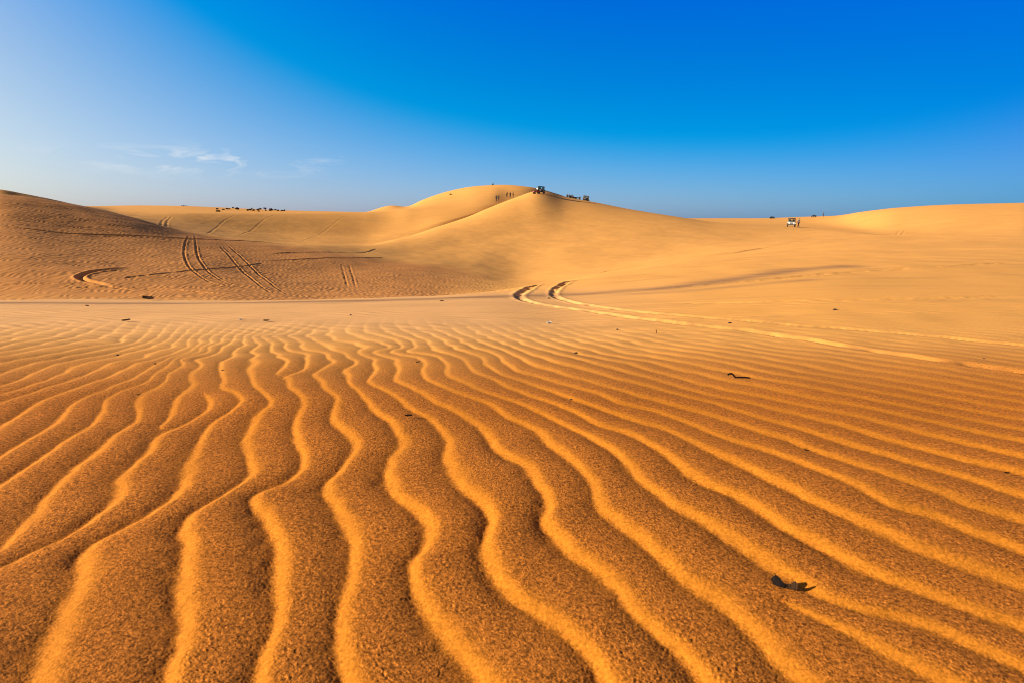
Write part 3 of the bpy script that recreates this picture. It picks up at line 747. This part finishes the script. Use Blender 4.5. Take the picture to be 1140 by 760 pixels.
def figure(pose):
    if pose in FIG: return FIG[pose]
    j = joints(pose)
    body = chain(j, BONES, 0, True)
    # face: nose, brow sockets and ears pressed into the same mesh
    bm = bmesh.new(); bm.from_mesh(body)
    c = j['headm']; up = (j['headt'] - j['headb']).normalized(); fwd = Vector((0, 1, 0)).cross(up); fwd.normalize()
    for v in bm.verts:
        q = v.co - c
        if q.length < 0.14 and up.dot(q) > -0.09:
            f_ = fwd.dot(q); h_ = up.dot(q); y_ = q.y
            if f_ > 0.05:
                v.co += fwd * (0.03 * math.exp(-((h_ + 0.005) / 0.03) ** 2 - (y_ / 0.02) ** 2) - 0.012 * math.exp(-((h_ - 0.02) / 0.02) ** 2 - ((abs(y_) - 0.035) / 0.02) ** 2))
            if abs(y_) > 0.07 and abs(f_) < 0.03 and abs(h_) < 0.04: v.co.y += math.copysign(0.015, y_)
    bm.to_mesh(body); bm.free()
    shirt = chain(j, [('pelvis', 'waist'), ('waist', 'chest'), ('chest', 'shol'), ('chest', 'shor'), ('shol', 'elbl'), ('shor', 'elbr')], 0.016)
    trou = chain(j, [('pelvis', 'hipl'), ('pelvis', 'hipr'), ('hipl', 'knel'), ('hipr', 'kner'), ('knel', 'ankl'), ('kner', 'ankr')], 0.018)
    hair = bmesh.new()
    bmesh.ops.create_icosphere(hair, subdivisions=2, radius=0.112)
    bmesh.ops.delete(hair, geom=[v for v in hair.verts if v.co.z < -0.02 - 0.05 * (v.co.x < -0.02) or (v.co.x > 0.07 and v.co.z < 0.045)], context='VERTS')
    bmesh.ops.rotate(hair, cent=(0, 0, 0), matrix=up.to_track_quat('Z', 'Y').to_matrix() if abs(up.z) < 0.95 else Matrix.Identity(3), verts=hair.verts[:])
    bmesh.ops.translate(hair, vec=c + up * 0.022 - fwd * 0.012, verts=hair.verts[:])
    g = bmesh.ops.solidify(hair, geom=hair.faces[:], thickness=0.012)
    hm = bpy.data.meshes.new('hair'); hair.to_mesh(hm); hair.free()
    hm.polygons.foreach_set('use_smooth', np.ones(len(hm.polygons), bool))
    FIG[pose] = (body, shirt, trou, hm)
    return FIG[pose]
def person(x, y, face, pose, top, legs, label, group=None, at=None, scale=1.07):
    b, s, t, h = figure(pose)
    loc = at if at is not None else ground_at(x, y)
    root = empty('person', loc, R(face)); root.scale = (scale,) * 3
    for nm, m, mat in (('body', b, SKIN), ('shirt', s, CLOTH[top]), ('trousers', t, CLOTH[legs]), ('hair', h, HAIR)):
        mm = m.copy(); mm.materials.clear(); mm.materials.append(mat); mm.name = nm
        o = bpy.data.objects.new(nm, mm); COL.objects.link(o); o.parent = root
    tag(root, label, 'person', group); return root

G1 = 'people standing on the flank of the central dune'
person(552.6, 224.8, 60, 'walk', 'black', 'black', 'person in dark clothes, left of the close pair lowest on the central dune flank', G1)
person(555.0, 224.3, 250, 'stand', 'brown', 'black', 'person in brown top, right of the close pair lowest on the central dune flank', G1)
person(564.2, 220.2, -60, 'bend', 'khaki', 'brown', 'stooping person, leftmost of three people higher on the dune flank', G1)
person(568.1, 221.1, 90, 'walk', 'brown', 'black', 'walking person, middle of three people higher on the dune flank', G1)
person(571.2, 220.6, 200, 'photo', 'black', 'brown', 'person with raised elbow, rightmost of three people higher on the dune flank', G1)
rl = rq.location; qm = rq.rotation_euler.to_matrix()
person(0, 0, 0, 'ride', 'white', 'maroon', 'person in white shirt and maroon trousers sitting on the red quad bike', None, at=Vector(rl) + qm @ Vector((-0.3, 0, -0.02)))
rider = [o for o in COL.objects if o.get('label', '').startswith('person in white shirt and maroon')][0]
rider.rotation_euler = rq.rotation_euler.copy()
G2 = 'people resting along the crest behind the central dune'
for x, y, pose, top, lab in ((633.4, 221.6, 'sit', 'navy', 'seated person in navy, leftmost of the four along the crest beside the black jeep'),
                        (635.8, 222.6, 'sit', 'black', 'person in black sitting on the crest, second from the left beside the black jeep'),
                        (637.6, 222.9, 'sit', 'navy', 'person in navy sitting on the crest, third from the left beside the black jeep'),
                        (639.5, 223.3, 'bend', 'black', 'bending person in black right next to the rear of the black jeep'),
                        (647.6, 224.4, 'sit', 'black', 'lone person sitting on the crest between the black jeep and the olive jeep')):
    person(x, y, 250, pose, top, 'black', lab, G2, at=behind(x, 14 if pose in ('stand', 'bend') else 2))
person(888.8, 253.2, 200, 'walk', 'white', 'brown', 'person in a white shirt walking beside the white jeep')
person(916.5, 241.6, 180, 'stand', 'navy', 'black', 'lone standing person on the skyline right of the white jeep')
person(548.9, 206.6, 250, 'sit', 'grey', 'black', 'tiny seated person on the top of the bright far dune')

# ------------------------------------------------------------------ desert shrubs
LEAFM = [noisy_mat('shrub_leaf_' + n, c, 0.8, 0.4, 3) for n, c in (('olive', (0.050, 0.040, 0.016)), ('brown', (0.065, 0.032, 0.014)), ('green', (0.038, 0.042, 0.016)))]
TWIGM = noisy_mat('shrub_wood', (0.06, 0.04, 0.025), 0.9)
def make_shrub(w, h, seed, mat):
    r = random.Random(seed)
    root = empty('shrub', (0, 0, 0))
    bm = bmesh.new(); lobes = []
    for i in range(r.randint(5, 8)):
        t = r.random() * 6.283; q = r.random() ** 0.5 * 0.36 * w
        tip = Vector((q * math.cos(t), q * math.sin(t), h * (0.45 + 0.4 * r.random()) * (1 - 0.5 * (q / (0.5 * w)) ** 2)))
        midp = Vector((tip.x * 0.35, tip.y * 0.35, tip.z * 0.55))
        cyl(bm, (0, 0, -0.12), midp, 0.035, 6, 0.025); cyl(bm, midp, tip, 0.025, 6, 0.010)
        lobes.append((tip, (0.20 + 0.12 * r.random()) * min(w, 1.6 * h)))
    obj('stem', bm, TWIGM, root)
    bm = bmesh.new()
    for c, R_ in lobes:
        for k in range(85):
            v = Vector((r.gauss(0, 1), r.gauss(0, 1), r.gauss(0, 0.8))).normalized() * R_ * (0.35 + 0.65 * r.random() ** 0.6)
            p = c + v
            if p.z < 0.03: p.z = 0.03 + r.random() * 0.1
            a = Vector((r.gauss(0, 1), r.gauss(0, 1), r.gauss(0, 1))).normalized(); b = a.orthogonal().normalized()
            L = 0.06 + 0.06 * r.random()
            q = [p - a * L, p + b * L * 0.45, p + a * L, p - b * L * 0.45]
            bm.faces.new([bm.verts.new(u) for u in q])
    obj('foliage', bm, mat, root, False)
    return root
SHR = [  # x, y of the foot, width px, height px, look
 (242.7,236.0,4.2,1.6,'low spreading shrub, first and leftmost of the far dune shrubs'),
 (241.4,233.6,2.2,1.6,'small shrub just above the leftmost low spreading shrub'),
 (248.8,234.0,2.0,1.4,'small faded shrub standing alone, third from the left on the far dune'),
 (253.0,233.4,2.4,1.5,'dark brown shrub, left one of a touching pair on the far dune'),
 (255.8,233.6,2.2,1.4,'dark brown shrub, right one of a touching pair on the far dune'),
 (259.6,232.3,2.6,1.4,'flat brown shrub near the top edge of the far dune'),
 (263.8,234.0,3.0,2.6,'tall rounded brown shrub left of the bare gap in the shrub row'),
 (275.6,235.0,2.4,1.6,'dark shrub right after the bare gap in the shrub row'),
 (278.2,234.6,2.6,2.0,'bushy dark shrub, second after the bare gap in the row'),
 (280.4,233.2,2.2,1.5,'small shrub set higher, third after the bare gap in the row'),
 (282.3,235.0,2.4,1.7,'dark shrub, fourth after the bare gap in the row'),
 (287.3,234.7,2.4,1.9,'brown shrub, lower left of the middle trio on the far dune'),
 (289.4,233.7,2.2,1.8,'brown shrub, upper right of the middle trio on the far dune'),
 (288.2,235.9,1.8,1.0,'tiny shrub, lowest of the middle trio on the far dune'),
 (295.2,233.4,2.8,2.4,'olive green shrub standing up against the sky'),
 (295.8,235.0,1.6,1.2,'tiny yellowish shrub at the foot of the olive green shrub'),
 (301.8,235.6,2.8,3.6,'tallest and darkest shrub of the far dune'),
 (304.0,234.6,2.6,1.8,'dark shrub touching the right side of the tallest shrub'),
 (306.4,234.5,1.6,1.5,'small round shrub, first past the tallest shrub to the right'),
 (309.3,235.3,2.4,1.5,'dark low shrub, fourth from the right end of the shrub row'),
 (313.8,235.4,2.0,1.3,'pale low shrub next to the last shrub of the row'),
 (316.7,235.4,1.8,1.7,'dark round shrub, rightmost of the shrub row'),
 (205.0,230.0,6.0,1.0,'very flat dark shrub alone on the skyline left of the shrub row'),
 (502.0,217.1,2.6,1.1,'tiny low shrub on the left shoulder of the bright far dune'),
]
for k, (x, y, wpx, hpx, lab) in enumerate(SHR):
    P = ground_at(x, y); sc = P.y / FP
    s = make_shrub(wpx * sc * 1.45, hpx * sc * 0.9, 40 + k, LEAFM[2 if 'olive' in lab else (k % 3 if 'brown' not in lab else 1)])
    s.location = P; tag(s, lab, 'shrub', 'dark shrubs on the far dune' if k < 22 else None)

# ------------------------------------------------------------------ bits of debris on the sand
M_BARK = noisy_mat('dark_bark', (0.009, 0.006, 0.005), 0.85, 0.5, 60)
M_BARK2 = noisy_mat('brown_bark', (0.055, 0.028, 0.014), 0.85, 0.4, 60)
for m_ in (M_BARK, M_BARK2): m_.node_tree.nodes['Principled BSDF'].inputs['Specular IOR Level'].default_value = 0.1
M_PALE = noisy_mat('pale_paper', (0.82, 0.80, 0.72), 0.7, 0.08, 40)
M_STONE = noisy_mat('dark_stone', (0.05, 0.035, 0.025), 0.9, 0.4, 60)
def flake(L, W, T, curl, seed, lift=0.0):
    """curled, ragged flake with thickness, long in x"""
    r = random.Random(seed); bm = bmesh.new(); n, m = 14, 6; top = []
    for i in range(n + 1):
        u = i / n * 2 - 1; row = []
        ww = W * (1 - 0.55 * abs(u) ** 2.2) * (0.85 + 0.3 * r.random())
        for k in range(m + 1):
            v = k / m * 2 - 1
            row.append(bm.verts.new((u * L / 2 + 0.02 * L * r.gauss(0, 1), v * ww / 2, curl * (u * u) * L * 0.5 + lift * (u + 1) * L * 0.25 + 0.25 * W * v * v + 0.015 * L * r.gauss(0, 1))))
        top.append(row)
    for i in range(n):
        for k in range(m): bm.faces.new((top[i][k], top[i + 1][k], top[i + 1][k + 1], top[i][k + 1]))
    bmesh.ops.solidify(bm, geom=bm.faces[:], thickness=T)
    return bm
def stone(Rr, seed):
    r = random.Random(seed); bm = bmesh.new(); bmesh.ops.create_icosphere(bm, subdivisions=2, radius=Rr)
    ph = [r.random() * 6 for _ in range(3)]
    for v in bm.verts:
        k = 1 + 0.18 * math.sin(v.co.x / Rr * 3 + ph[0]) + 0.15 * math.sin(v.co.y / Rr * 4 + ph[1])
        v.co = Vector((v.co.x * 1.3 * k, v.co.y * k, v.co.z * 0.7 * k))
    return bm
def twig(pts, r0, r1):
    bm = bmesh.new(); pts = [Vector(p) for p in pts]; n = len(pts)
    for i in range(n - 1):
        cyl(bm, pts[i], pts[i + 1], r0 + (r1 - r0) * i / n, 7, r0 + (r1 - r0) * (i + 1) / n)
        if i: bmesh.ops.create_icosphere(bm, subdivisions=1, radius=r0 + (r1 - r0) * i / n, matrix=Matrix.Translation(pts[i]))
    return bm
def place(o, x, y, rz=0, dz=0.0, tilt=(0, 0)):
    P = ground_at_f(x, y); o.location = P + Vector((0, 0, dz)); o.rotation_euler = (tilt[0], tilt[1], rz)
# sight lines against the finished sheet, ripples included
SF = (Z - H) / D2
def ground_at_f(x, y):
    global SB
    keep = SB; SB = SF
    X_, Y_ = hit(x, y); SB = keep
    return Vector((X_, Y_, zat(X_, Y_)))
def px(x, y): return ground_at_f(x, y).y / FP

# main bark piece in the right foreground: a dark plate standing on edge and a browner curled lobe
P = ground_at_f(872, 653); u = px(872, 653) * 0.96
root = empty('bark_piece', P, R(-12))
def slab(outline, T, bend, seed):
    """ragged plate cut to an outline (x, z), with thickness along y and a bend"""
    r = random.Random(seed); bm = bmesh.new()
    fine = []
    for i in range(len(outline)):
        p0, p1 = Vector((*outline[i], 0)), Vector((*outline[(i + 1) % len(outline)], 0))
        for t in (0, 0.34, 0.67): fine.append(p0.lerp(p1, t) + Vector((r.gauss(0, 0.35), r.gauss(0, 0.35), 0)))
    f = bm.faces.new([bm.verts.new((p.x, 0, p.y)) for p in fine])
    bmesh.ops.triangulate(bm, faces=[f]); bmesh.ops.subdivide_edges(bm, edges=bm.edges[:], cuts=2, use_grid_fill=True)
    for v in bm.verts: v.co.y = bend * v.co.x ** 2 / 12 + r.gauss(0, 0.22)
    bmesh.ops.solidify(bm, geom=bm.faces[:], thickness=T)
    bmesh.ops.recalc_face_normals(bm, faces=bm.faces[:])
    return bm
bm = slab([(-15.5, -1), (-11, 4.6), (-5.5, 3.6), (1.5, -0.6), (4.5, -1.6), (3, -5.5), (0, -9.5), (-5, -8.2), (-11, -4.2)], 1.3, 0.25, 3)
bmesh.ops.scale(bm, vec=(u, u, u * 1.35), verts=bm.verts[:]); o = obj('plate', bm, M_BARK, root, False); o.location = (0, 0, 7.0 * u); o.rotation_euler = (R(-8), 0, R(-14))
bm = slab([(3, -1.5), (7, -0.8), (12, 1.4), (16, 0.2), (15.2, -4), (12.3, -8.8), (8, -6.6), (4, -7.5), (1.5, -8.5)], 1.1, -0.2, 4)
bmesh.ops.scale(bm, vec=(u, u, u * 1.35), verts=bm.verts[:]); o = obj('curled_edge', bm, M_BARK2, root, False); o.location = (0.2 * u, -0.6 * u, 7.0 * u); o.rotation_euler = (R(-14), 0, R(10))
tag(root, 'black piece of bark sticking out of the ripples in the right foreground', 'bark')

P = ground_at_f(823, 420.5); u = px(823, 420.5)
tw = twig([(-13.5 * u, 0.0, 3.6 * u), (-12 * u, 0, 5.0 * u), (-9 * u, 0, 5.3 * u), (-7.4 * u, 0, 4.2 * u), (-5.2 * u, 0, 1.6 * u), (-4 * u, 0, 0.5 * u), (-1 * u, 0, 0.9 * u), (4 * u, 0, 0.9 * u), (9 * u, 0.0, 0.8 * u), (12.5 * u, 0, 0.1 * u)], 1.05 * u, 0.7 * u)
o = obj('twig', tw, M_BARK); o.location = P; tag(o, 'bent black twig with a hooked left end lying on the sand at right', 'twig')

DEB = [  # kind, x, y, length px, label
 ('b',455,464.3,9,'dark bark flake on a crest fork near the middle of the ripples'),
 ('b',140.5,358.5,10,'dark bark strip on the smooth sand at left, leftmost of the plain edge flakes'),
 ('b',296.5,358.3,7,'thin dark bark flake beside a small white scrap on the smooth sand'),
 ('b',165,334.8,17,'long dark bark strip at the foot of the left dune'),
 ('b',115,292,5,'small dark flake part way up the left dune slope'),
 ('b',492,336.2,5,'dark flake on the dark sand band left of the curved ruts'),
 ('b',97,341.5,5,'dark flake on the dark sand band at far left'),
 ('b',154.5,440.4,5,'small dark flake on a ripple at left, nearest the left edge kinks'),
 ('b',898,502.6,6,'small dark flake below the bent twig on the right ripples'),
 ('b',1121,528,7,'dark flake close to the right edge of the picture'),
 ('b',465.5,404,5,'thin dark flake on the wavy ripples beyond the fork flake'),
 ('s',641,393,3.4,'dark pebble on the ripples, right of the middle, with a soft shadow'),
 ('s',611.5,332.6,3.2,'dark pebble lying between the two curved ruts'),
 ('s',130.5,395.2,2.8,'tiny dark pebble on the left ripples, the farther of two'),
 ('s',172.5,405,2.8,'tiny dark pebble on the left ripples, the nearer of two'),
 ('s',247.5,412,2.4,'tiny dark pebble on a ripple left of the wavy middle'),
 ('s',635.5,444.6,2.8,'tiny dark pebble on the ripples below the dark pebble with a soft shadow'),
 ('s',687,367.2,2.6,'tiny brown pebble just below the nearer rut, left of the upright splinter'),
 ('s',812.5,360,3.0,'tiny brown pebble between the two long ruts at right'),
 ('s',929,345.2,3.4,'brown pebble on the smooth plain at right beyond the ruts'),
 ('s',390.5,351.2,2.4,'tiny dark pebble on the smooth plain above the wavy ripples'),
 ('s',1095,399,2.4,'tiny dark pebble between the ruts near the right edge'),
 ('t',730.5,371,4,'short splinter standing upright just below the nearer rut'),
 ('w',610.5,360.2,6,'white scrap of paper on the sand below the curved ruts'),
 ('w',267.5,356,4,'tiny white scrap on the smooth sand left of a thin dark flake'),
]
for k, (kd, x, y, L, lab) in enumerate(DEB):
    u = px(x, y)
    if kd == 'b':
        o = obj('bark_flake', flake(L * u, max(L * u * 0.33, 0.008), 0.003, 0.06, 100 + k), M_BARK if k % 2 == 0 else M_BARK2); place(o, x, y, random.uniform(-0.35, 0.2), 0.006 + 0.12 * L * u, (R(28), R(random.uniform(-8, 12)))); cat = 'bark'
    elif kd == 's':
        o = obj('pebble', stone(L * u * 0.42, 100 + k), M_STONE); place(o, x, y, random.uniform(-0.5, 0.5), L * u * 0.14); cat = 'pebble'
    elif kd == 't':
        o = obj('splinter', twig([(0, 0, -0.02), (0.002, 0, L * u * 0.6), (-0.004, 0, L * u)], 0.005, 0.003), M_BARK2); place(o, x, y, 0, 0); cat = 'splinter'
    else:
        o = obj('paper_scrap', flake(L * u, L * u * 0.7, 0.002, 0.35, 100 + k, 0.2), M_PALE); place(o, x, y, 0.4, 0.02 * L * u, (R(40), R(10))); cat = 'paper'
    tag(o, lab, cat)

# ------------------------------------------------------------------ light
SUN_EL, SUN_AZ = R(17.0), R(97.0)          # azimuth measured from straight ahead to the left
sv = Vector((-math.sin(SUN_AZ) * math.cos(SUN_EL), math.cos(SUN_AZ) * math.cos(SUN_EL), math.sin(SUN_EL)))
sl = bpy.data.lights.new('sun', 'SUN'); sl.energy = 5.0; sl.angle = R(0.5); sl.color = (1.0, 0.88, 0.70)
so = bpy.data.objects.new('sun', sl); COL.objects.link(so); so.rotation_euler = sv.to_track_quat('Z', 'Y').to_euler(); so.location = (-30, 0, 40)

W = bpy.data.worlds.new('World'); SC.world = W; W.use_nodes = True
nt = W.node_tree; bg = nt.nodes['Background']
sky = nd(nt, 'ShaderNodeTexSky'); sky.sky_type = 'NISHITA'; sky.sun_disc = False
sky.sun_elevation = SUN_EL; sky.sun_rotation = -SUN_AZ; sky.air_density = 1.0; sky.dust_density = 0.6; sky.ozone_density = 3.0
# the deep polarised blue opposite the sun and the pale haze toward it: a smooth tint over the sky's own directions
SKY_R = [0.5699, -0.4933, -3.55, -0.4037, -2.1691, -8.0937, -8.1046, -2.386, 0.0087, 14.6489]
SKY_G = [-0.2755, -0.2863, -3.786, -0.6977, -4.1485, 10.9166, -17.4689, 8.8251, -0.4779, 4.3911]
SKY_B = [0.3899, -0.0766, -5.5183, -0.8334, -1.4645, 22.4612, -20.7598, 4.5195, 0.1936, 1.4299]
tcw = nd(nt, 'ShaderNodeTexCoord'); sx = nd(nt, 'ShaderNodeSeparateXYZ'); nt.links.new(tcw.outputs['Generated'], sx.inputs[0])
dx = mathn(nt, 'MAXIMUM', mathn(nt, 'MINIMUM', sx.outputs[0], 0.62), -0.62)
dz = mathn(nt, 'MAXIMUM', mathn(nt, 'MINIMUM', sx.outputs[2], 0.29), 0.0)
def quad(c):
    M_ = lambda p, q: mathn(nt, 'MULTIPLY', p, q)
    x2, z2, xz = M_(dx, dx), M_(dz, dz), M_(dx, dz)
    t = mathn(nt, 'ADD', M_(dx, c[1]), c[0])
    for f, k in ((dz, 2), (x2, 3), (xz, 4), (z2, 5), (M_(z2, dz), 6), (M_(xz, dz), 7), (M_(x2, dx), 8), (M_(x2, dz), 9)):
        t = mathn(nt, 'ADD', t, M_(f, c[k]))
    return t
sm = nt.nodes.new('ShaderNodeMath'); sm.operation = 'SMOOTH_MAX'; nt.links.new(quad(SKY_R), sm.inputs[0]); sm.inputs[1].default_value = 0.0; sm.inputs[2].default_value = 0.12
cc = nd(nt, 'ShaderNodeCombineColor')
nt.links.new(mathn(nt, 'MAXIMUM', sm.outputs[0], 0.0), cc.inputs[0])
nt.links.new(mathn(nt, 'EXPONENT', quad(SKY_G)), cc.inputs[1]); nt.links.new(mathn(nt, 'EXPONENT', quad(SKY_B)), cc.inputs[2])
# unseen sky overhead and behind the camera: added warm tint for the fill light
fz = nd(nt, 'ShaderNodeMapRange', interpolation_type='SMOOTHSTEP'); fz.inputs[1].default_value = 0.34; fz.inputs[2].default_value = 0.6; nt.links.new(sx.outputs[2], fz.inputs[0])
fy = nd(nt, 'ShaderNodeMapRange', interpolation_type='SMOOTHSTEP'); fy.inputs[1].default_value = 0.3; fy.inputs[2].default_value = -0.2; nt.links.new(sx.outputs[1], fy.inputs[0])
soft = mixc(nt, mathn(nt, 'MAXIMUM', fz.outputs[0], fy.outputs[0]), cc.outputs[0], (0.66, 0.42, 0.36))
tint = mixc(nt, 1.0, sky.outputs[0], soft, 'MULTIPLY')
# thin high cloud, low on the left
mpc = nd(nt, 'ShaderNodeMapping'); mpc.inputs['Scale'].default_value = (9, 9, 42); mpc.inputs['Rotation'].default_value = (0, R(6), 0); nt.links.new(tcw.outputs['Generated'], mpc.inputs['Vector'])
ncl = nd(nt, 'ShaderNodeTexNoise', i_Scale=1.6, i_Detail=7, i_Roughness=0.6, i_Distortion=0.6); nt.links.new(mpc.outputs[0], ncl.inputs['Vector'])
mc = nd(nt, 'ShaderNodeMapRange'); mc.inputs[1].default_value = 0.48; mc.inputs[2].default_value = 0.75; nt.links.new(ncl.outputs['Fac'], mc.inputs[0])
def bump01(v, c, w):
    t = mathn(nt, 'DIVIDE', mathn(nt, 'SUBTRACT', v, c), w)
    return mathn(nt, 'EXPONENT', mathn(nt, 'MULTIPLY', mathn(nt, 'MULTIPLY', t, t), -1.0))
cm_ = mathn(nt, 'MULTIPLY', mathn(nt, 'MULTIPLY', bump01(sx.outputs[0], -0.40, 0.11), bump01(sx.outputs[2], 0.073, 0.014)), mc.outputs[0])
cfac = mathn(nt, 'MULTIPLY', cm_, 1.7, True)
skyc = mixc(nt, cfac, tint, (4.3, 4.6, 4.8))
bg.inputs['Strength'].default_value = 0.09
nt.links.new(skyc, bg.inputs['Color'])

# ------------------------------------------------------------------ camera
cd = bpy.data.cameras.new('camera'); cam = bpy.data.objects.new('camera', cd); COL.objects.link(cam)
cd.sensor_width = 36; cd.lens = 24.0; cd.clip_start = 0.05; cd.clip_end = 12000
cam.location = (0, 0, H); cam.rotation_euler = (math.pi / 2 - PITCH, 0, 0)
cd.dof.use_dof = True; cd.dof.focus_distance = 7.0; cd.dof.aperture_fstop = 5.6
SC.camera = cam
vs = SC.view_settings
vs.view_transform = 'Standard'; vs.look = 'None'; vs.gamma = 1.0; vs.exposure = 1.0
try: vs.use_curve_mapping = False
except Exception: pass
SC.cycles.filter_width = 1.0
SC.cycles.max_bounces = 6; SC.cycles.diffuse_bounces = 3
